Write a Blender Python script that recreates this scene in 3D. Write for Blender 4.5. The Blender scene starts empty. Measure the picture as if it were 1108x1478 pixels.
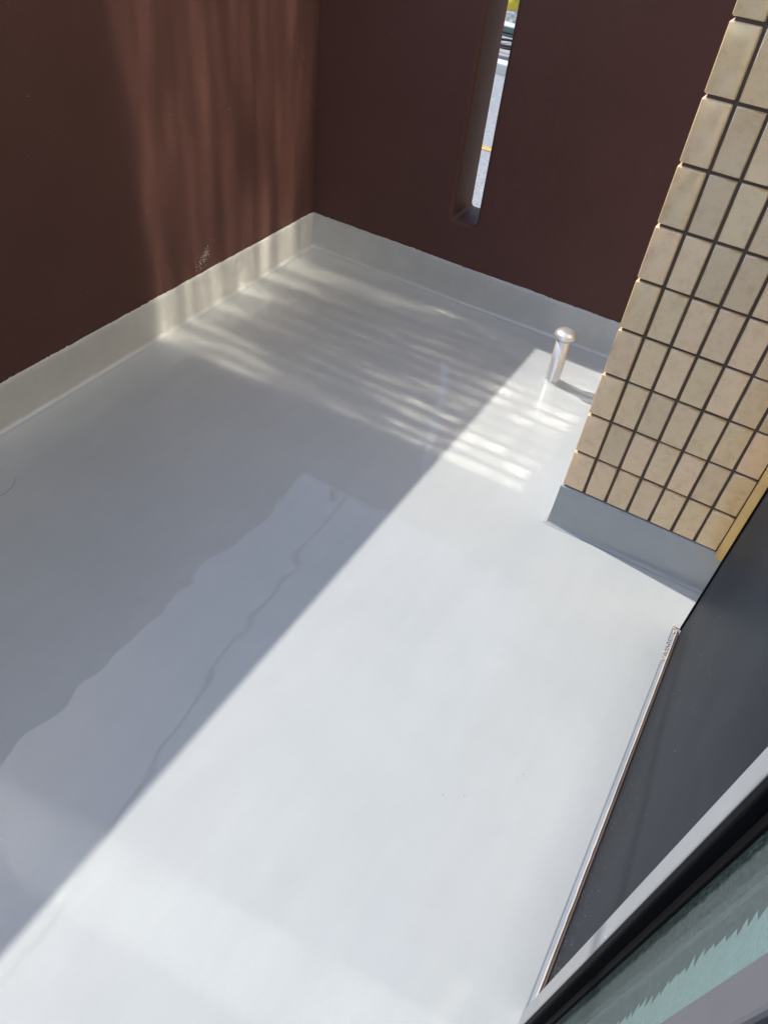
import bpy, bmesh, math, random
from mathutils import Vector, Matrix
random.seed(7)
rad = math.radians
SC = bpy.context.scene
COL = SC.collection

# ------------------------------------------------------------------ camera
cam_d = bpy.data.cameras.new("camera")
cam = bpy.data.objects.new("camera", cam_d)
COL.objects.link(cam)
cam.location = (1.4163, -2.1275, 1.2221)
cam.rotation_euler = (0.7915, -0.0993, 0.5349)
cam_d.sensor_fit = 'VERTICAL'
cam_d.sensor_height = 36.0
cam_d.lens = 1090.75 / 1478 * 36.0
cam_d.clip_start = 0.01
cam_d.clip_end = 3000
SC.camera = cam

# ------------------------------------------------------------------ sky, sun, exposure
TO_SUN = Vector((-0.9056, 0.1011, 1.1067)).normalized()
w = bpy.data.worlds.new("World")
SC.world = w
w.use_nodes = True
nt = w.node_tree
nt.nodes.clear()
sky = nt.nodes.new('ShaderNodeTexSky')
sky.sky_type = 'NISHITA'
sky.sun_disc = False
sky.sun_elevation = math.asin(TO_SUN.z)
sky.sun_rotation = math.atan2(TO_SUN.x, TO_SUN.y)
sky.air_density = 1.0
sky.dust_density = 1.0
sky.ozone_density = 1.0
bg = nt.nodes.new('ShaderNodeBackground')
bg.inputs['Strength'].default_value = 0.15
wo = nt.nodes.new('ShaderNodeOutputWorld')
nt.links.new(sky.outputs[0], bg.inputs[0])
nt.links.new(bg.outputs[0], wo.inputs[0])

sun_d = bpy.data.lights.new("sun", 'SUN')
sun_d.energy = 2.0
sun_d.angle = rad(0.53)
sun_d.color = (1.0, 0.955, 0.89)
sun = bpy.data.objects.new("sun", sun_d)
COL.objects.link(sun)
sun.location = (-6, 1, 8)
sun.rotation_euler = TO_SUN.to_track_quat('Z', 'Y').to_euler()

SC.view_settings.view_transform = 'Standard'
SC.view_settings.look = 'None'
SC.view_settings.gamma = 1.0
SC.view_settings.exposure = 1.0
SC.view_settings.use_curve_mapping = False
SC.cycles.use_denoising = True
SC.cycles.use_adaptive_sampling = False
SC.cycles.max_bounces = 10
SC.cycles.diffuse_bounces = 5
SC.cycles.glossy_bounces = 6
SC.cycles.transmission_bounces = 8
SC.cycles.sample_clamp_indirect = 0.0
SC.cycles.blur_glossy = 0.0
SC.cycles.caustics_reflective = True
SC.cycles.use_guiding = True
SC.cycles.use_surface_guiding = True
SC.cycles.guiding_training_samples = 128

# ------------------------------------------------------------------ node helpers
def mat(name, base=(.5, .5, .5), rough=.5, **kw):
    m = bpy.data.materials.new(name)
    m.use_nodes = True
    b = m.node_tree.nodes['Principled BSDF']
    b.inputs['Base Color'].default_value = (*base, 1)
    b.inputs['Roughness'].default_value = rough
    for k, v in kw.items():
        b.inputs[k.replace('_', ' ')].default_value = v
    return m, m.node_tree, b

def N(t, kind, **kw):
    n = t.nodes.new(kind)
    for k, v in kw.items():
        if k.startswith('i_'):
            key = k[2:].replace('_', ' ')
            n.inputs[int(key) if key.isdigit() else key].default_value = v
        else:
            setattr(n, k, v)
    return n

def coords(t, scale=(1, 1, 1), obj=True):
    c = N(t, 'ShaderNodeTexCoord')
    mp = N(t, 'ShaderNodeMapping')
    mp.inputs['Scale'].default_value = scale
    t.links.new(c.outputs['Object' if obj else 'Generated'], mp.inputs[0])
    return mp.outputs[0]

def geo_pos(t, scale=(1, 1, 1)):
    c = N(t, 'ShaderNodeNewGeometry')
    mp = N(t, 'ShaderNodeMapping')
    mp.inputs['Scale'].default_value = scale
    t.links.new(c.outputs['Position'], mp.inputs[0])
    return mp.outputs[0]

def noise(t, vec, scale, detail=3, rough=.5):
    n = N(t, 'ShaderNodeTexNoise', i_Scale=scale, i_Detail=detail, i_Roughness=rough)
    t.links.new(vec, n.inputs['Vector'])
    return n.outputs['Fac']

def ramp(t, fac, stops):
    r = N(t, 'ShaderNodeValToRGB')
    e = r.color_ramp.elements
    while len(e) < len(stops):
        e.new(.5)
    for el, (p, c) in zip(e, stops):
        el.position = p
        el.color = (*c, 1) if len(c) == 3 else c
    t.links.new(fac, r.inputs[0])
    return r.outputs[0]

def mapr(t, v, a, b, c, d):
    n = N(t, 'ShaderNodeMapRange', i_1=a, i_2=b, i_3=c, i_4=d)
    t.links.new(v, n.inputs[0])
    return n.outputs[0]

def math2(t, op, a, b):
    n = N(t, 'ShaderNodeMath', operation=op)
    for k, v in enumerate((a, b)):
        if isinstance(v, (int, float)):
            n.inputs[k].default_value = v
        else:
            t.links.new(v, n.inputs[k])
    return n.outputs[0]

def bump(t, b, h, strength=1., dist=.001, prev=None, sock='Normal'):
    n = N(t, 'ShaderNodeBump', i_Strength=strength, i_Distance=dist)
    t.links.new(h, n.inputs['Height'])
    if prev is not None:
        t.links.new(prev, n.inputs['Normal'])
    t.links.new(n.outputs[0], b.inputs[sock])
    return n.outputs[0]

# ------------------------------------------------------------------ materials
def floor_material():
    m, t, b = mat('floor coating', (.45, .465, .47), .12)
    p = geo_pos(t)
    streak = noise(t, geo_pos(t, (9, 1.4, 1)), 3.0, 4, .6)
    fine = noise(t, p, 160, 3, .7)
    mixv = math2(t, 'ADD', math2(t, 'MULTIPLY', noise(t, p, 2.6, 6, .65), .6), math2(t, 'ADD', math2(t, 'MULTIPLY', streak, .25), math2(t, 'MULTIPLY', fine, .15)))
    c = ramp(t, mixv, [(.33, (.432, .454, .451)), (.67, (.490, .512, .508))])
    t.links.new(c, b.inputs['Base Color'])
    b.inputs['IOR'].default_value = 1.5
    b.inputs['Roughness'].default_value = .35
    b.inputs['Coat Weight'].default_value = 1.0
    t.links.new(mapr(t, noise(t, p, 7, 5, .7), .3, .75, .008, .035), b.inputs['Coat Roughness'])
    b.inputs['Coat IOR'].default_value = 1.40
    b.inputs['Specular IOR Level'].default_value = .15
    h1 = noise(t, p, 4.2, 0, .5)
    h2 = noise(t, p, 14, 0, .5)
    h = math2(t, 'ADD', h1, math2(t, 'MULTIPLY', h2, .17))
    h = math2(t, 'ADD', h, math2(t, 'MULTIPLY', noise(t, p, 34, 0, .5), .035))
    n1 = bump(t, b, h, 1.0, .0030)
    t.links.new(n1, b.inputs['Coat Normal'])
    return m
M_FLOOR = floor_material()

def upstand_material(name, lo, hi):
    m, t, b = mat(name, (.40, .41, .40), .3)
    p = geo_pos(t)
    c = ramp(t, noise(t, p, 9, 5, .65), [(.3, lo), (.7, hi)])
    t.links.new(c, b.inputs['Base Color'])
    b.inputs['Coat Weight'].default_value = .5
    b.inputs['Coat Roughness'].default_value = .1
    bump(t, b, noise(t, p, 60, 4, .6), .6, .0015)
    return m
M_UPST_LIT = upstand_material('upstand coating', (.47, .48, .465), (.55, .56, .54))  # one coating in three tones; lightened here for the stronger light it gets
M_UPST_DIM = upstand_material('dimmed street side upstand coating', (.40, .412, .408), (.46, .472, .466))  # same coating, with duller light put into the colour
M_BASE_SHADED = upstand_material('shaded pillar base coating', (.35, .365, .37), (.40, .415, .42))  # same coating again, darkened to carry the shade on the pillar base

def brown_material():
    m, t, b = mat('brown wall paint', (.06, .032, .028), .45, Specular_IOR_Level=.06)
    p = geo_pos(t)
    big = noise(t, p, 1.6, 4, .6)
    c = ramp(t, big, [(.3, (.080, .040, .035)), (.7, (.097, .050, .044))])
    spk = noise(t, p, 210, 1, .3)
    sp = ramp(t, spk, [(.80, (0, 0, 0)), (.83, (1, 1, 1))])
    reg = ramp(t, noise(t, p, 3.1, 2, .5), [(.52, (0, 0, 0)), (.62, (1, 1, 1))])
    f = math2(t, 'MULTIPLY', sp, reg)
    mx = N(t, 'ShaderNodeMix', data_type='RGBA')
    t.links.new(f, mx.inputs[0])
    t.links.new(c, mx.inputs[6])
    mx.inputs[7].default_value = (.35, .32, .29, 1)
    t.links.new(mx.outputs[2], b.inputs['Base Color'])
    v = noise(t, geo_pos(t, (160, 160, 26)), 1.0, 3, .6)
    n1 = bump(t, b, v, .8, .0009)
    bump(t, b, noise(t, p, 130, 4, .65), .8, .0010, n1)
    return m
M_BROWN = brown_material()

def tile_material():
    m, t, b = mat('beige glazed tile', (.45, .37, .26), .35)
    oi = N(t, 'ShaderNodeObjectInfo')
    g = N(t, 'ShaderNodeNewGeometry')
    rnd = math2(t, 'FRACT', math2(t, 'ADD', oi.outputs['Random'], g.outputs['Random Per Island']), 0)
    p = geo_pos(t)
    base = ramp(t, rnd, [(0, (.66, .455, .235)), (.25, (.86, .59, .305)), (.5, (.77, .545, .27)), (.75, (.92, .62, .345)), (1, (.78, .52, .285))])
    off = N(t, 'ShaderNodeVectorMath', operation='ADD')
    t.links.new(p, off.inputs[0])
    cmb = N(t, 'ShaderNodeCombineXYZ')
    t.links.new(math2(t, 'MULTIPLY', rnd, 31.), cmb.inputs[0])
    t.links.new(math2(t, 'MULTIPLY', rnd, 17.), cmb.inputs[2])
    t.links.new(cmb.outputs[0], off.inputs[1])
    mott = noise(t, off.outputs[0], 46, 6, .72)
    mc = ramp(t, mott, [(.25, (.84, .78, .69)), (.5, (1, 1, 1)), (.75, (1.06, 1.06, 1.05))])
    mx = N(t, 'ShaderNodeMix', data_type='RGBA', blend_type='MULTIPLY')
    mx.inputs[0].default_value = 1
    t.links.new(base, mx.inputs[6])
    t.links.new(mc, mx.inputs[7])
    t.links.new(mx.outputs[2], b.inputs['Base Color'])
    b.inputs['Coat Weight'].default_value = 1
    b.inputs['Coat Roughness'].default_value = .12
    b.inputs['Coat IOR'].default_value = 1.9
    n1 = bump(t, b, noise(t, off.outputs[0], 55, 4, .6), .5, .0008)
    cb = N(t, 'ShaderNodeBump', i_Strength=.5, i_Distance=.0009)
    t.links.new(noise(t, off.outputs[0], 16, 2, .5), cb.inputs['Height'])
    t.links.new(cb.outputs[0], b.inputs['Coat Normal'])
    return m
M_TILE = tile_material()

def lustre_tile_material():
    # glaze drawn in upright brush ridges: mirrors the sun in a tall narrow lobe
    m, t, b = mat('lustre glazed tile', (.45, .37, .26), .4)
    g = N(t, 'ShaderNodeNewGeometry')
    base = ramp(t, g.outputs['Random Per Island'], [(0, (.70, .525, .30)), (.5, (.78, .585, .33)), (1, (.82, .60, .36))])
    t.links.new(base, b.inputs['Base Color'])
    gl = N(t, 'ShaderNodeBsdfAnisotropic', distribution='GGX', i_Roughness=GL_R, i_Anisotropy=GL_A)
    gl.inputs['Color'].default_value = (1, .93, .82, 1)
    gl.inputs['Tangent'].default_value = (0, 1, 0)
    mx = N(t, 'ShaderNodeMixShader')
    p = geo_pos(t)
    fac = math2(t, 'MULTIPLY', mapr(t, g.outputs['Random Per Island'], 0, 1, .35, 1.25), mapr(t, noise(t, geo_pos(t, (1, 1, .45)), 4.4, 1, .5), .38, .62, .12, 1.45))
    sx = N(t, 'ShaderNodeSeparateXYZ')          # mirror share rises with height, to brighten reflected sun on the far wall
    t.links.new(p, sx.inputs[0])
    fac = math2(t, 'MULTIPLY', fac, mapr(t, sx.outputs[2], .1, 1.9, .55, 1.2))
    t.links.new(math2(t, 'MINIMUM', math2(t, 'MULTIPLY', fac, GL_F), .95), mx.inputs[0])
    t.links.new(b.outputs[0], mx.inputs[1])
    t.links.new(gl.outputs[0], mx.inputs[2])
    t.links.new(mx.outputs[0], t.nodes['Material Output'].inputs['Surface'])
    return m
GL_R, GL_A, GL_F = .116, .36, .80
M_LUSTRE = lustre_tile_material()

def simple(name, base, rough, bscale=None, bdist=.001, var=.12, metallic=0., spec=.5, vscale=8):
    m, t, b = mat(name, base, rough)
    b.inputs['Metallic'].default_value = metallic
    b.inputs['Specular IOR Level'].default_value = spec
    p = geo_pos(t)
    lo = tuple(x * (1 - var) for x in base)
    hi = tuple(min(1, x * (1 + var)) for x in base)
    t.links.new(ramp(t, noise(t, p, vscale, 5, .6), [(.3, lo), (.7, hi)]), b.inputs['Base Color'])
    if bscale:
        bump(t, b, noise(t, p, bscale, 3, .6), .6, bdist)
    return m
M_GROUT = simple('dark grout', (.105, .082, .070), .9, 300, .001)
M_STEEL = simple('polished stainless', (.82, .80, .77), .32, 14, .0006, .04, .68)
M_DARK = simple('charcoal door panel', (.0145, .0175, .0235), .42, 9, .0004, .4, spec=.03, vscale=3)
M_ALU = simple('grey aluminium', (.29, .295, .295), .38, 200, .0002, .06)
M_RUBBER = simple('black rubber', (.008, .0075, .008), .6, 80, .0005, spec=.02)
M_ALU2 = simple('mauve grey aluminium', (.125, .12, .128), .45, 200, .0002, .06, spec=.2)
M_SILL = simple('aluminium sill', (.30, .335, .37), .3, 120, .0004, .1)
M_SEAL = simple('beige sealant', (.50, .45, .39), .8, 90, .001)
M_RUST = simple('brown edge trim', (.085, .055, .038), .6, 90, .0006)
M_SCUFF = simple('chipped paint', (.42, .37, .33), .8, None)
M_YSEAL = simple('yellow sealant', (.80, .52, .18), .45, 60, .0015, .12)
M_CONC = simple('concrete', (.34, .335, .32), .85, 120, .002)
M_WHITEC = simple('pale kerb stone', (.6, .59, .55), .8, 120, .002)
M_ROOM = simple('room plaster', (.30, .29, .27), .9)
M_BUILD = simple('beige render', (.78, .68, .53), .8, 100, .001)
M_CABLE = simple('black cable', (.02, .02, .022), .5)
M_YEL = simple('yellow plastic', (.62, .48, .03), .4, 60, .001)
M_GREEN = simple('green grey steel', (.10, .16, .15), .4, 60, .0005)
M_LINE = simple('orange road paint', (.55, .36, .13), .7, 200, .001, .3, vscale=40)
M_HAIR = simple('hair', (.02, .015, .012), .4)
M_LITSHEET = simple('pale curtain', (.84, .87, .88), .8, 60, .001)  # stands in for the sunlit part of the glass

def asphalt():
    m, t, b = mat('asphalt', (.12, .12, .125), .85)
    p = geo_pos(t)
    c = ramp(t, noise(t, p, 70, 4, .7), [(.3, (.18, .18, .183)), (.52, (.30, .30, .303)), (.7, (.46, .46, .455))])
    t.links.new(c, b.inputs['Base Color'])
    bump(t, b, noise(t, p, 90, 3, .6), .8, .004)
    return m
M_ASPH = asphalt()
M_GROUND = simple('ground', (.20, .19, .17), .95, 20, .01, .2, vscale=.6)

def glass_material():
    m, t, b = mat('green dimpled glass', (.5, .66, .63), .6)
    p = geo_pos(t)
    tr = N(t, 'ShaderNodeBsdfTransparent')
    tr.inputs[0].default_value = (.80, .885, .87, 1)
    c = ramp(t, noise(t, p, 420, 4, .7), [(.35, (.10, .19, .17)), (.65, (.42, .54, .52))])
    t.links.new(c, b.inputs['Base Color'])
    b.inputs['Specular IOR Level'].default_value = .1
    mx = N(t, 'ShaderNodeMixShader')
    t.links.new(mapr(t, noise(t, p, 260, 4, .6), .3, .7, .02, .15), mx.inputs[0])
    t.links.new(tr.outputs[0], mx.inputs[1])
    t.links.new(b.outputs[0], mx.inputs[2])
    gl = N(t, 'ShaderNodeBsdfAnisotropic', i_Roughness=.075)
    mg = N(t, 'ShaderNodeMixShader')
    mg.inputs[0].default_value = .12
    t.links.new(mx.outputs[0], mg.inputs[1])
    t.links.new(gl.outputs[0], mg.inputs[2])
    t.links.new(mg.outputs[0], t.nodes['Material Output'].inputs['Surface'])
    return m
M_GLASS = glass_material()

# ------------------------------------------------------------------ mesh helpers
def link_mesh(name, me, m=None, parent=None, loc=(0, 0, 0), smooth=False):
    o = bpy.data.objects.new(name, me)
    COL.objects.link(o)
    o.location = loc
    if m is not None and not me.materials:
        me.materials.append(m)
    if smooth:
        for p in me.polygons:
            p.use_smooth = True
    if parent is not None:
        o.parent = parent
    return o

def from_bm(name, bm, m, parent=None, loc=(0, 0, 0), smooth=False):
    bmesh.ops.recalc_face_normals(bm, faces=bm.faces[:])
    me = bpy.data.meshes.new(name)
    bm.to_mesh(me)
    bm.free()
    return link_mesh(name, me, m, parent, loc, smooth)

def tag(o, label=None, cat=None, group=None, kind=None):
    if label: o['label'] = label
    if cat: o['category'] = cat
    if group: o['group'] = group
    if kind: o['kind'] = kind
    return o

def empty(name, loc, label, cat, group=None):
    o = bpy.data.objects.new(name, None)
    o.empty_display_size = .1
    COL.objects.link(o)
    o.location = loc
    return tag(o, label, cat, group)

def add_box(bm, a, b, bev=0., seg=2):
    r = bmesh.ops.create_cube(bm, size=1)
    vs = r['verts']
    for v in vs:
        v.co = Vector([a[k] + (v.co[k] + .5) * (b[k] - a[k]) for k in range(3)])
    if bev > 0:
        es = list({e for v in vs for e in v.link_edges})
        bmesh.ops.bevel(bm, geom=es, offset=bev, segments=seg, profile=.5, affect='EDGES')

def box(name, a, b, m, parent=None, bev=.002, seg=2, off=(0, 0, 0)):
    """box between world corners a and b; off = world location of the parent"""
    bm = bmesh.new()
    o = Vector(off)
    add_box(bm, Vector(a) - o, Vector(b) - o, bev, seg)
    return from_bm(name, bm, m, parent)

def tube(bm, pts, r, n=8, cap=True):
    pts = [Vector(p) for p in pts]
    rings = []
    up = Vector((0, 0, 1))
    for i, p in enumerate(pts):
        d = (pts[min(i + 1, len(pts) - 1)] - pts[max(i - 1, 0)]).normalized()
        if abs(d.dot(up)) > .95:
            up = Vector((1, 0, 0)) if abs(d.x) < .9 else Vector((0, 1, 0))
        s = d.cross(up).normalized()
        q = s.cross(d).normalized()
        rr = r[i] if isinstance(r, (list, tuple)) else r
        rings.append([bm.verts.new(p + s * rr * math.cos(2 * math.pi * k / n) + q * rr * math.sin(2 * math.pi * k / n)) for k in range(n)])
    for a, b in zip(rings, rings[1:]):
        for k in range(n):
            bm.faces.new((a[k], a[(k + 1) % n], b[(k + 1) % n], b[k]))
    if cap:
        bm.faces.new(rings[0][::-1])
        bm.faces.new(rings[-1])

def lathe(bm, prof, n=40):
    rings = []
    for r, z in prof:
        if r < 1e-6:
            rings.append([bm.verts.new((0, 0, z))])
        else:
            rings.append([bm.verts.new((r * math.cos(2 * math.pi * k / n), r * math.sin(2 * math.pi * k / n), z)) for k in range(n)])
    for a, b in zip(rings, rings[1:]):
        for k in range(n):
            k2 = (k + 1) % n
            if len(a) == 1 and len(b) == 1: continue
            if len(a) == 1: bm.faces.new((a[0], b[k2], b[k]))
            elif len(b) == 1: bm.faces.new((a[k], a[k2], b[0]))
            else: bm.faces.new((a[k], a[k2], b[k2], b[k]))

# ------------------------------------------------------------------ dimensions (from the solved camera)
H = 1.1067            # parapet height
T = 0.15              # parapet thickness
HS = 0.1194           # upstand height
PX, PY, HP = 1.219, -0.7908, 0.1183     # pillar corner, its base height
XF = 1.556            # right edge of the coated floor
XD = 1.572            # door panel plane
G = -0.92             # street level
YN = -4.2             # near end of the terrace

# ------------------------------------------------------------------ setting: ground, road, terrace
bm = bmesh.new()
bmesh.ops.create_grid(bm, x_segments=2, y_segments=2, size=1500)
tag(from_bm('ground', bm, M_GROUND, loc=(0, 0, G - .06)), kind='structure')
box('road', (-60, 1.2, G - .2), (60, 6.1, G), M_ASPH, bev=0).__setitem__('kind', 'structure')
box('road_marking', (-60, 3.955, G + .001), (60, 4.05, G + .006), M_LINE, bev=0).__setitem__('kind', 'structure')
box('pavement', (-60, 6.62, G - .2), (60, 14, G + .05), M_CONC, bev=.01).__setitem__('kind', 'structure')
box('gutter', (-60, 6.27, G - .2), (60, 6.62, G - .01), M_GROUND, bev=0).__setitem__('kind', 'structure')
box('terrace_base', (-.15, YN, G - .2), (1.75, .15, -.02), M_CONC, bev=0).__setitem__('kind', 'structure')

bm = bmesh.new()
nx, ny = 24, 64
g = [[bm.verts.new((-.004 + (XF + .004) * i / nx, .004 + (YN - .004) * j / ny, 0)) for i in range(nx + 1)] for j in range(ny + 1)]
for j in range(ny):
    for i in range(nx):
        bm.faces.new((g[j][i], g[j][i + 1], g[j + 1][i + 1], g[j + 1][i]))
for a, b in (((XF, -.925), (1.64, -.78)),):
    q = [bm.verts.new((x, y, 0)) for x, y in ((a[0], a[1]), (b[0], a[1]), (b[0], b[1]), (a[0], b[1]))]
    bm.faces.new(q)
# rolled edge down to the sill
e0 = [g[j][nx] for j in range(ny + 1) if g[j][nx].co.y < -.92]
e1 = [bm.verts.new(v.co + Vector((.003, 0, -.001))) for v in e0]
e2 = [bm.verts.new(v.co + Vector((.005, 0, -.005))) for v in e0]
for a, b in ((e0, e1), (e1, e2)):
    for j in range(len(e0) - 1):
        bm.faces.new((a[j], b[j], b[j + 1], a[j + 1]))
tag(from_bm('terrace_floor', bm, M_FLOOR, smooth=True), kind='structure')

bm = bmesh.new()
rn = random.Random(5)
for k in range(26):
    r_ = rn.uniform(.0005, .0016)
    bmesh.ops.create_icosphere(bm, subdivisions=1, radius=r_, matrix=Matrix.Translation((rn.uniform(.05, 1.5), rn.uniform(-2.1, -.1), 0)) @ Matrix.Diagonal((1, 1, .35, 1)))
nb = from_bm('dust_nibs', bm, M_FLOOR, bpy.data.objects['terrace_floor'], smooth=True)
nb['kind'] = 'stuff'

# ------------------------------------------------------------------ parapet walls
def upstand(name, along, length, h, parent, off, m=None, sign=1, thick=.004, seed=1, rough=.0022, flip=1):
    """coated upstand strip with a hand-brushed top edge and a cove at the floor.
    along 'Y': on the wall X=0, running to -Y; along 'X': on a wall facing -Y, running to +X"""
    rn = random.Random(seed)
    n = int(length / .0045)
    bm = bmesh.new()
    R = .010
    prof = []
    for k in range(5):
        a = math.pi / 2 * k / 4
        prof.append((thick + R - R * math.sin(a), R - R * math.cos(a)))
    prof.append((thick, h * .6))
    rows = []
    low = 0
    for i in range(n + 1):
        s = length * i / n
        low = low * .88 + rn.uniform(-1, 1) * .0006
        dz = low + (rn.uniform(-1, 1) * rough if rn.random() < .12 else rn.uniform(-1, 1) * .0004)
        th = thick + rn.uniform(-.0007, .0007)
        pr = prof + [(th, h - .012), (th, h + dz - .002), (th - .0025, h + dz), (-.002, h + dz)]
        row = []
        for d, z in pr:
            z = z + .0008
            row.append(bm.verts.new(((d, -s, z) if along == 'Y' else (s, -d, z))))
        rows.append(row)
    for a, b in zip(rows, rows[1:]):
        for k in range(len(a) - 1):
            bm.faces.new((a[k], a[k + 1], b[k + 1], b[k]))
    for f in bm.faces:
        f.smooth = True
    return from_bm(name, bm, m or M_UPST_LIT, parent, loc=off)

lw = empty('parapet_wall', (0, 0, 0), 'plain dark brown painted parapet with scuff marks and a light grey upstand', 'wall', None)
box('wall_panel', (-T, YN, -.03), (0, T, H), M_BROWN, lw, bev=.004)
upstand('upstand', 'Y', -YN, HS, lw, (0, 0, 0), seed=3)
bm = bmesh.new()          # paint scuff: a patch of tiny chipped flecks
rn = random.Random(11)
for k in range(150):
    u_, v_ = rn.gauss(0, 1), rn.gauss(0, 1)
    y = -.552 + .016 * u_ + .005 * v_
    z = .166 + .014 * u_ - .005 * v_
    s = rn.uniform(.0002, .0010)
    bmesh.ops.create_icosphere(bm, subdivisions=1, radius=s, matrix=Matrix.Translation((.0003, y, z)) @ Matrix.Rotation(rad(-40) + rn.gauss(0, .4), 4, 'X') @ Matrix.Diagonal((.3, rn.uniform(1, 4), 1, 1)))
for k in range(40):
    y, z, s = -rn.uniform(.15, 1.3), rn.uniform(.13, .5), rn.uniform(.0002, .0007)
    bmesh.ops.create_icosphere(bm, subdivisions=1, radius=s, matrix=Matrix.Translation((.0003, y, z)) @ Matrix.Diagonal((.3, 1, 1, 1)))
sc = from_bm('scuff_marks', bm, M_SCUFF, lw)
sc['kind'] = 'stuff'

def slotted_wall():
    x0, x1, z0, z1 = .510, .592, .252, .96      # through-opening
    R, br = .012, .011                          # corner radius, edge rounding
    L, Rr = 0.0, 2.6
    def loop(off):
        pts = []
        r = R + off
        for (cx, cz, a0) in ((x1 - R, z1 - R, 0), (x0 + R, z1 - R, 90), (x0 + R, z0 + R, 180), (x1 - R, z0 + R, 270)):
            for k in range(5):
                a = rad(a0 + 90 * k / 4)
                pts.append((cx + r * math.cos(a), cz + r * math.sin(a)))
        return pts
    bm = bmesh.new()
    rings = []
    for k in range(5):
        a = math.pi / 2 * k / 4
        rings.append([bm.verts.new((x, br - br * math.cos(a), z)) for x, z in loop(br - br * math.sin(a))])
    # ring 0 lies on the front face (offset br), last ring inside the opening
    rings = [[bm.verts.new((x, br * (1 - math.cos(math.pi / 2 * k / 4)), z)) for x, z in loop(br * (1 - math.sin(math.pi / 2 * k / 4)))] for k in range(5)] if False else rings
    back = []
    for k in range(5):
        a = math.pi / 2 * (4 - k) / 4
        back.append([bm.verts.new((x, T - br + br * math.cos(a), z)) for x, z in loop(br - br * math.sin(a))])
    allr = rings + back
    for a, b in zip(allr, allr[1:]):
        for k in range(len(a)):
            bm.faces.new((a[k], a[(k + 1) % len(a)], b[(k + 1) % len(a)], b[k]))
    for f in bm.faces:
        f.smooth = True
    def plate(y, ring):
        o = [bm.verts.new((x, y, z)) for x, z in ((L, -.03), (Rr, -.03), (Rr, H), (L, H))]
        es = [bm.edges.new((o[k], o[(k + 1) % 4])) for k in range(4)]
        es += [bm.edges.get((ring[k], ring[(k + 1) % len(ring)])) for k in range(len(ring))]
        bmesh.ops.triangle_fill(bm, edges=es, use_beauty=True)
        return o
    of = plate(0, rings[0])
    ob = plate(T, back[-1])
    for k in range(4):
        bm.faces.new((of[k], of[(k + 1) % 4], ob[(k + 1) % 4], ob[k]))
    return bm
bw = empty('slotted_parapet_wall', (0.001, 0, 0), 'dark brown parapet pierced by a tall narrow slot with rounded edges', 'wall')
from_bm('wall_panel', slotted_wall(), M_BROWN, bw)
upstand('upstand', 'X', PX + .1, HS, bw, (0, 0, 0), M_UPST_DIM, seed=5)

# ------------------------------------------------------------------ tiled pillar
SK = .040            # the sun-side face is a little out of square
pl = empty('tiled_pillar', (PX, PY, 0), 'pillar clad in upright beige glazed tiles with dark joints', 'pillar')
PT = 3.0             # height
bm = bmesh.new()
D = .0055            # tile thickness over the joint
vb = [(D, D), (.85, D), (.85, .79), (D + SK * .79, .79)]
lo = [bm.verts.new((x, y, 0)) for x, y in vb]
hi = [bm.verts.new((x, y, PT)) for x, y in vb]
for k in range(4):
    bm.faces.new((lo[k], lo[(k + 1) % 4], hi[(k + 1) % 4], hi[k]))
bm.faces.new(lo[::-1]); bm.faces.new(hi)
from_bm('mortar_core', bm, M_GROUT, pl)

def tile_mesh(name, wd, ht):
    """front face towards -Y, back on y=0; origin at the lower left of the cell"""
    bm = bmesh.new()
    rings = []
    for ins, y in ((0, .001), (0, -D * .55), (.0007, -D * .85), (.0022, -D)):
        rings.append([bm.verts.new(c) for c in ((ins, y, ins), (wd - ins, y, ins), (wd - ins, y, ht - ins), (ins, y, ht - ins))])
    for a, b in zip(rings, rings[1:]):
        for k in range(4):
            bm.faces.new((a[k], a[(k + 1) % 4], b[(k + 1) % 4], b[k]))
    f = bm.faces.new(rings[-1])
    for q in bm.faces:
        q.smooth = q is not f
    bmesh.ops.recalc_face_normals(bm, faces=bm.faces[:])
    me = bpy.data.meshes.new(name)
    bm.to_mesh(me); bm.free()
    me.materials.append(M_TILE)
    return me
J = .0056
tm = tile_mesh('tile', .05 - J, .1 - J)
# corner tile: wraps round the pillar's edge
bm = bmesh.new()
add_box(bm, (0, 0, 0), (.05 - J / 2, .046, .1 - J), .0028, 3)
for q in bm.faces: q.smooth = True
bmesh.ops.recalc_face_normals(bm, faces=bm.faces[:])
cm = bpy.data.meshes.new('corner_tile'); bm.to_mesh(cm); bm.free(); cm.materials.append(M_TILE)
ROWS = 28
rn = random.Random(21)
for r in range(15):
    z = HP + .1 * r + J / 2
    o = link_mesh('corner_tile', cm, None, pl, (rn.uniform(-.0004, .0004), 0, z))
    for c in range(1, 7):
        o = link_mesh('tile', tm, None, pl, (.05 * c + J / 2, D + rn.uniform(-.0006, .0006), z + rn.uniform(-.0004, .0004)))
        o.rotation_euler = (rn.gauss(0, .006), rn.gauss(0, .003), rn.gauss(0, .006))

def joined_tiles(name, cells, parent, m=M_TILE):
    """cells: list of matrices; one mesh"""
    src = [(v.co.copy()) for v in tm.vertices]
    fcs = [tuple(p.vertices) for p in tm.polygons]
    V, F = [], []
    for mt in cells:
        b0 = len(V)
        V += [mt @ c for c in src]
        F += [tuple(b0 + i for i in f) for f in fcs]
    me = bpy.data.meshes.new(name)
    me.from_pydata(V, [], F)
    me.update()
    me.materials.append(m)
    o = link_mesh(name, me, None, parent, smooth=True)
    o['kind'] = 'stuff'
    return o
cells = []
for r in range(15, ROWS):
    for c in range(0, 7):
        cells.append(Matrix.Translation((.05 * c + J / 2, D, HP + .1 * r + J / 2)))
joined_tiles('upper_tiles', cells, pl)
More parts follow.
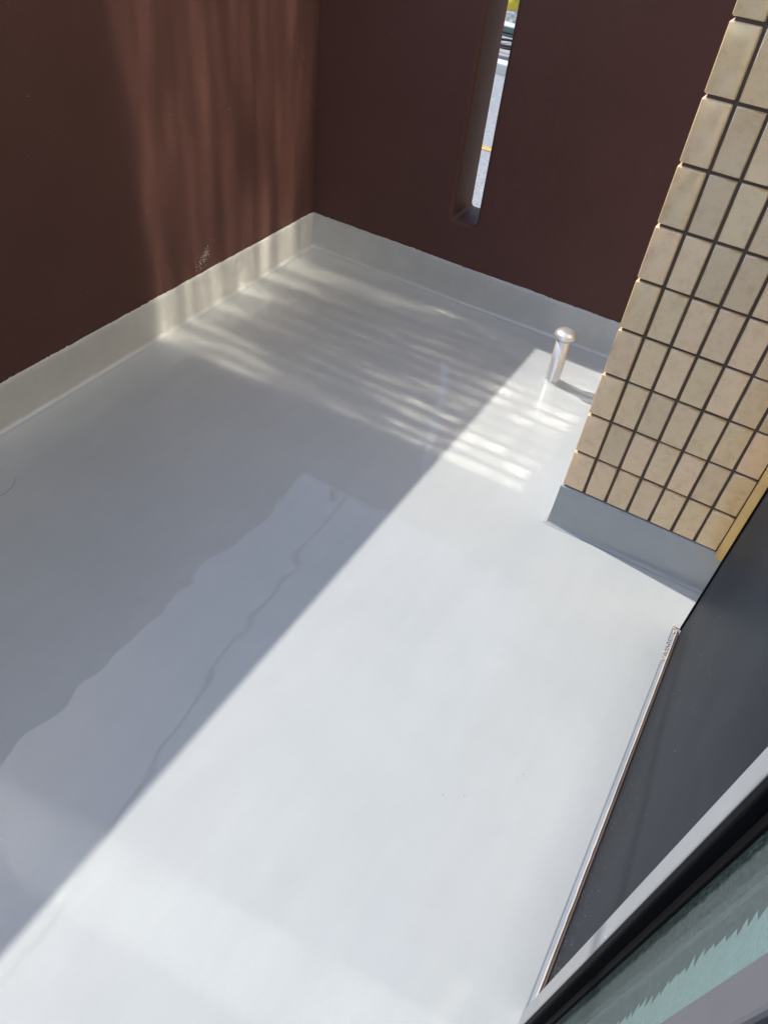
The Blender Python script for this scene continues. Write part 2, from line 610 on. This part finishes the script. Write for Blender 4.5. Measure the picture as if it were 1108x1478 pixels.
# sun-side face: glazed tiles with slightly dished faces, one mesh (it faces away from the camera)
def dished_tiles(name, parent):
    V, F, S = [], [], []
    wd, ht, K, KV = .05 - J, .1 - J, 6, 5
    rn = random.Random(33)
    lean = [rn.gauss(0, .004) for _ in range(16)]
    for r in range(ROWS):
        for c in range(1, 16):
            yy = .05 * c + (.05 - J / 2)
            mt = Matrix.Translation((D + SK * yy, yy, HP + .1 * r + J / 2)) @ Matrix.Rotation(-math.pi / 2 - SK, 4, 'Z')
            mt = mt @ Matrix.Rotation(rn.gauss(0, .009), 4, 'X') @ Matrix.Rotation(lean[c] + rn.gauss(0, .0055), 4, 'Z')
            cu, cv = rn.uniform(*DISH), rn.uniform(*DISHV)
            b0 = len(V)
            for j in range(KV + 1):
                z = .001 + (ht - .002) * j / KV
                for k in range(K + 1):
                    x = .001 + (wd - .002) * k / K
                    V.append(mt @ Vector((x, -D + .0003 - (x - wd / 2) ** 2 * cu / 2 - (z - ht / 2) ** 2 * cv / 2, z)))
            for j in range(KV):
                for k in range(K):
                    q = b0 + j * (K + 1) + k
                    F.append((q, q + 1, q + K + 2, q + K + 1)); S.append(True)
            # skirt down to the mortar
            n0 = len(V)
            V += [mt @ Vector(c) for c in ((0, .001, 0), (wd, .001, 0), (wd, .001, ht), (0, .001, ht))]
            cr = [b0, b0 + K, b0 + KV * (K + 1) + K, b0 + KV * (K + 1)]
            for k in range(4):
                F.append((n0 + k, n0 + (k + 1) % 4, cr[(k + 1) % 4], cr[k])); S.append(False)
    me = bpy.data.meshes.new(name)
    me.from_pydata(V, [], F)
    me.update()
    me.materials.append(M_LUSTRE)
    me.polygons.foreach_set('use_smooth', S)
    # hard edges so that the dish keeps its own normals
    me.set_sharp_from_angle(angle=rad(20))
    o = link_mesh(name, me, None, parent)
    o['kind'] = 'stuff'
DISH, DISHV = (.2, .85), (.0, .35)
dished_tiles('side_tiles', pl)
# base coating, proud of the tiles by a hair
bm = bmesh.new()
R = .008
prof = [(.004 + R - R * math.sin(math.pi / 2 * k / 4), R - R * math.cos(math.pi / 2 * k / 4)) for k in range(5)]
prof += [(.003, .05), (.0022, HP - .004), (0, HP - .0015), (-.012, HP - .001)]
path = [(.40, 0, 0, -1), (0, 0, -1, -1), (SK * .79, .79, -1, 0)]
rows = []
for (x, y, nx_, ny_) in path:
    rows.append([bm.verts.new((x + nx_ * d, y + ny_ * d, z + .0008)) for d, z in prof])
for a, b in zip(rows, rows[1:]):
    for k in range(len(a) - 1):
        bm.faces.new((a[k], a[k + 1], b[k + 1], b[k]))
from_bm('base_coating', bm, M_BASE_SHADED, pl)
bm = bmesh.new()
pts = [(.3615, -.001 + .0004 * math.sin(9 * k), HP - .006 + k * .05) for k in range(40)]
tube(bm, pts, .0130, 10)
from_bm('sealant_joint', bm, M_YSEAL, pl, smooth=True)

# ------------------------------------------------------------------ vent pipe
vp = empty('vent_pipe', (1.006, -.232, 0), 'short polished steel pipe with a domed mushroom cap standing on the floor', 'pipe')
bm = bmesh.new()
lathe(bm, [(.0, 0.0), (.0235, .0002), (.0225, .003), (.0205, .006), (.0205, .146), (.0, .146)], 48)
from_bm('pipe_stem', bm, M_STEEL, vp, smooth=True)
bm = bmesh.new()
lathe(bm, [(.0, .140), (.021, .140), (.024, .143), (.0295, .1475), (.031, .1495), (.0313, .152), (.030, .156), (.026, .161), (.019, .1655), (.010, .168), (0, .1688)], 48)
from_bm('pipe_cap', bm, M_STEEL, vp, smooth=True)
bm = bmesh.new()
lathe(bm, [(.0206, .009), (.0218, .0055), (.0245, .0028), (.030, .0010), (.036, .0003)], 40)
from_bm('base_collar', bm, M_FLOOR, vp, smooth=True)
bm = bmesh.new()
lathe(bm, [(.0204, .0800), (.02075, .0804), (.02075, .0816), (.0204, .0820)], 40)
from_bm('seam_ring', bm, M_STEEL, vp, smooth=True)

# ------------------------------------------------------------------ building side: door
DO = Vector((XD, -1.4, 0))
dr = empty('terrace_door', DO, 'dark charcoal door with a grey metal stile and a strip of green frosted glass', 'door')
kw = dict(parent=dr, off=DO)
box('door_panel', (XD, -1.735, .006), (XD + .04, -.935, 2.1), M_DARK, bev=.002, **kw)
box('edge_gasket', (XD - .003, -.9345, .006), (XD + .04, -.925, 2.1), M_RUBBER, bev=.001, **kw)
box('bottom_trim', (XD - .0035, -1.735, -.001), (XD - .0005, -.94, .006), M_RUST, bev=.001, **kw)
# stiles, gaskets and glass strip
box('stile', (XD - .016, -1.768, .0), (XD + .04, -1.7355, 2.1), M_ALU, bev=.003, **kw)
box('glazing_gasket', (XD - .0155, -1.7825, .0), (XD + .02, -1.7685, 2.1), M_RUBBER, bev=.002, **kw)
box('glazing_gasket', (XD - .005, -1.795, .0), (XD + .02, -1.783, 2.1), M_RUBBER, bev=.001, **kw)
box('stile', (XD - .016, -1.945, .0), (XD + .04, -1.912, 2.1), M_ALU2, bev=.003, **kw)
box('glazing_gasket', (XD - .010, -1.975, .0), (XD + .04, -1.9455, 2.1), M_RUBBER, bev=.003, **kw)
# dimpled glass
bm = bmesh.new()
yg0, yg1, zg0, zg1 = -1.9115, -1.7955, .03, 2.08
ny, nz = 30, 560
def dim(y, z):
    p = .022
    a = z / (p * .866)
    row = math.floor(a)
    best = 9
    for rr in (row, row + 1):
        yo = (y / p + (.5 if rr % 2 else 0))
        dy = (yo - round(yo)) * p
        dz = (a - rr) * p * .866
        best = min(best, dy * dy + dz * dz)
    return -.000060 * math.exp(-best / (.0065 ** 2))
fr = [[bm.verts.new((XD - .002 - dim(y, z) - DO.x, y - DO.y, z)) for y in [yg0 + (yg1 - yg0) * i / ny for i in range(ny + 1)]] for z in [zg0 + (zg1 - zg0) * j / nz for j in range(nz + 1)]]
for a, b in zip(fr, fr[1:]):
    for i in range(ny):
        bm.faces.new((a[i], a[i + 1], b[i + 1], b[i]))
bk = [bm.verts.new((XD + .003 - DO.x, y - DO.y, z)) for y, z in ((yg0, zg0), (yg1, zg0), (yg1, zg1), (yg0, zg1))]
bm.faces.new(bk)
from_bm('glass_strip', bm, M_GLASS, dr, smooth=True)
bm = bmesh.new()
rn = random.Random(17)
for k in range(160):
    u_ = rn.random() ** 2
    y, z, r_ = -1.72 + u_ * .5 + rn.gauss(0, .01), .012 + abs(rn.gauss(0, .02 + .25 * u_)), rn.uniform(.0003, .0010)
    if y > -1.733: bmesh.ops.create_icosphere(bm, subdivisions=1, radius=r_, matrix=Matrix.Translation((-.0001, y - DO.y, z)) @ Matrix.Diagonal((.3, 1, 1, 1)))
from_bm('dust_specks', bm, M_ALU, dr)['kind'] = 'stuff'
# sealant bead and sill
sl = empty('door_sill', (XF, -1.4, 0), 'thin pale aluminium sill strip between the floor coating and the dark door', 'sill')
SO = (XF, -1.4, 0)
box('sill_plate', (XF - .004, -2.9, -.02), (XD + .03, -.925, -.0015), M_SILL, sl, .001, off=SO)
bm = bmesh.new()
rn = random.Random(4)
pts = [(XD - .0058 - XF + rn.uniform(-.0003, .0003), -.93 - 1.97 * k / 120 + 1.4, .0005 + rn.uniform(-.0008, .0008)) for k in range(121)]
tube(bm, pts, [.0013 + rn.uniform(-.0002, .0003) for _ in pts], 8)
from_bm('sealant_bead', bm, M_SEAL, sl, smooth=True)
bm = bmesh.new()
for k in range(34):
    t_ = rn.random()
    y = -.915 - .12 * t_ ** 1.6
    bmesh.ops.create_icosphere(bm, subdivisions=1, radius=rn.uniform(.0008, .0026),
        matrix=Matrix.Translation((rn.gauss(.003, .0025), y + 1.4, .0)) @ Matrix.Rotation(rn.random() * 3, 4, 'Z') @ Matrix.Diagonal((1, rn.uniform(1, 2.6), .45, 1)))
from_bm('flaked_coating', bm, M_SEAL, sl)['kind'] = 'stuff'

# pale sheet added behind the glass; its zigzag edge imitates a sun-shadow boundary
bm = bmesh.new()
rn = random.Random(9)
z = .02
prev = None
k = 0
LIT_EDGE = -1.832
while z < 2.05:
    e = LIT_EDGE + (.008 * rn.random() if k % 2 else -.006 * rn.random()) + .003 * math.sin(z * 23)
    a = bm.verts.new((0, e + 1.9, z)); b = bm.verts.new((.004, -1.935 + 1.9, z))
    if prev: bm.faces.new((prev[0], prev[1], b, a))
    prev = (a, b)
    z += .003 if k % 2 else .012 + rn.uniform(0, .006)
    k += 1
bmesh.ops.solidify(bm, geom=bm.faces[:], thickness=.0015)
tag(from_bm('sunlit_edge_sheet', bm, M_LITSHEET, loc=(XD + .016, -1.9, 0)), 'pale blue green sheet added behind the frosted glass strip, zigzag edge imitating a sun-shadow boundary', 'sunlit_edge_sheet')

# ------------------------------------------------------------------ building shell round the door
BO = (1.9, -2.4, 0)
bd = empty('building', BO, 'beige rendered house wall around the terrace door', 'building')
box('side_wall', (XD + .045, -.93, -.02), (2.069, PY - .003, 3.0), M_BUILD, bd, .002, off=BO)
box('lintel_wall', (XD + .01, -2.9, 2.105), (1.8, -.931, 3.0), M_BUILD, bd, .002, off=BO)
box('upper_wall', (XD + .01, -9.0, 3.003), (6.0, .152, 7.0), M_BUILD, bd, .002, off=BO)
box('side_wall', (XD + .01, -9.0, G), (1.8, YN - .001, 3.0), M_BUILD, bd, .002, off=BO)
box('side_wall', (XD + .01, YN, -.02), (1.8, -2.9, 3.0), M_BUILD, bd, .002, off=BO)
box('bounce_wall', (1.30, .155, G), (6.0, 2.0, 7.0), M_BUILD, bd, .002, off=BO)  # unseen sunlit wall, added to bounce warm light into the slot
box('room_wall', (3.9, -3.4, -.02), (4.0, -.8, 3.0), M_ROOM, bd, .002, off=BO)
box('room_floor', (1.603, -3.4, -.15), (3.9, -.93, -.021), M_ROOM, bd, .002, off=BO)
box('room_ceiling', (1.801, -3.4, 2.5), (3.9, -.931, 2.6), M_ROOM, bd, .002, off=BO)
box('room_wall', (1.801, -3.5, -.02), (3.9, -3.401, 2.6), M_ROOM, bd, .002, off=BO)

# ------------------------------------------------------------------ overhead cable
P0, L0 = Vector((-.169, .345, 1.927)), Vector((-.062, .981, -.181))
bm = bmesh.new()
pts = []
for k in range(0, 80):
    t_ = -6 + 12.0 * k / 79
    p = P0 + L0 * t_
    p = p + Vector((.025 * math.sin(t_ * 2.7) + .012 * math.sin(t_ * 6.1 + 1), 0, .015 * math.sin(t_ * 2.3 + 1)))
    pts.append(p - P0)
tube(bm, pts, .0115, 8)
cb = empty('overhead_cable', P0, 'thin black cable sagging overhead, mirrored as a wavy line in the glossy floor', 'cable')
from_bm('cable', bm, M_CABLE, cb, smooth=True)
bm = bmesh.new()
q = P0 + L0 * -1.55
pts = [q - P0 + Vector((.03 * math.sin(a * 1.7), .04 * a - .08, .03 * math.cos(a * 2.6))) for a in [k * .2 for k in range(22)]]
tube(bm, pts, .007, 6)
from_bm('cable_tie', bm, M_CABLE, cb, smooth=True)

for bx, lab in ((.15, 'small brown cable clamp on the slotted parapet top, close to the corner'), (.31, 'small brown cable clamp on the slotted parapet top, between the other clamp and the slot')):
    c = empty('cable_clamp', (bx, .035, H + .001), lab, 'clamp', 'cable clamps on the parapet top')
    box('clamp_foot', (-.022, -.018, 0), (.022, .018, .006), M_RUST, c, .001)
    box('clamp_jaw', (-.016, -.010, .0062), (.016, .010, .075), M_RUST, c, .003)

# ------------------------------------------------------------------ across the street (seen through the slot)
box('kerb', (-60, 6.1, G - .2), (60, 6.27, G + .1), M_WHITEC, bev=.012)['kind'] = 'structure'
bm = bmesh.new()
pts = []
for k in range(64):
    a = k * .21
    r = .20 + .004 * k
    pts.append((r * math.cos(a) + .05 * math.sin(a * .5), r * .9 * math.sin(a), .016 + .0014 * k))
tube(bm, pts, .013, 8)
tag(from_bm('hose', bm, M_CABLE, loc=(-2.12, 6.98, G + .05), smooth=True), 'black hose lying in loose coils on the pale pavement', 'hose')
gb = empty('steel_box', (-2.40, 7.50, G + .05), 'low green grey steel box with a pale lid on the pavement', 'box')
box('box_body', (-.16, -.06, 0), (.16, .12, .09), M_GREEN, gb, .008)
box('box_lid', (-.165, -.065, .0905), (.165, .125, .106), M_WHITEC, gb, .005)
cn = empty('canister', (-2.56, 7.92, G + .05), 'pale metal can with a yellow lid behind the green steel box', 'can')
bm = bmesh.new()
lathe(bm, [(0, 0), (.095, 0), (.10, .01), (.10, .05), (.096, .055), (.096, .13), (.10, .135), (.10, .185), (0, .186)], 24)
from_bm('can_body', bm, M_STEEL, cn, smooth=True)
bm = bmesh.new()
lathe(bm, [(0, .187), (.108, .187), (.112, .2), (.112, .25), (.105, .27), (.06, .30), (.055, .35), (.0, .352)], 24)
from_bm('can_lid', bm, M_YEL, cn, smooth=True)
sb = empty('garden_wall', (-2, 9.0, G + .05), 'grey concrete wall across the road', 'wall')
box('wall_panel', (-30, 0, 0), (30, .15, 1.4), M_CONC, sb, .01)
box('coping', (-30, -.03, 1.401), (30, .18, 1.46), M_CONC, sb, .008)

# ------------------------------------------------------------------ a stray hair on the coating
bm = bmesh.new()
pts = [(.0, .0, 0), (.012, -.012, .0004), (.02, -.028, .0004), (.023, -.045, 0), (.021, -.06, 0)]
tube(bm, pts, .00026, 5)
tag(from_bm('hair', bm, M_HAIR, loc=(.155, -1.40, .0008), smooth=True), 'single dark curved hair lying on the grey floor coating', 'hair')
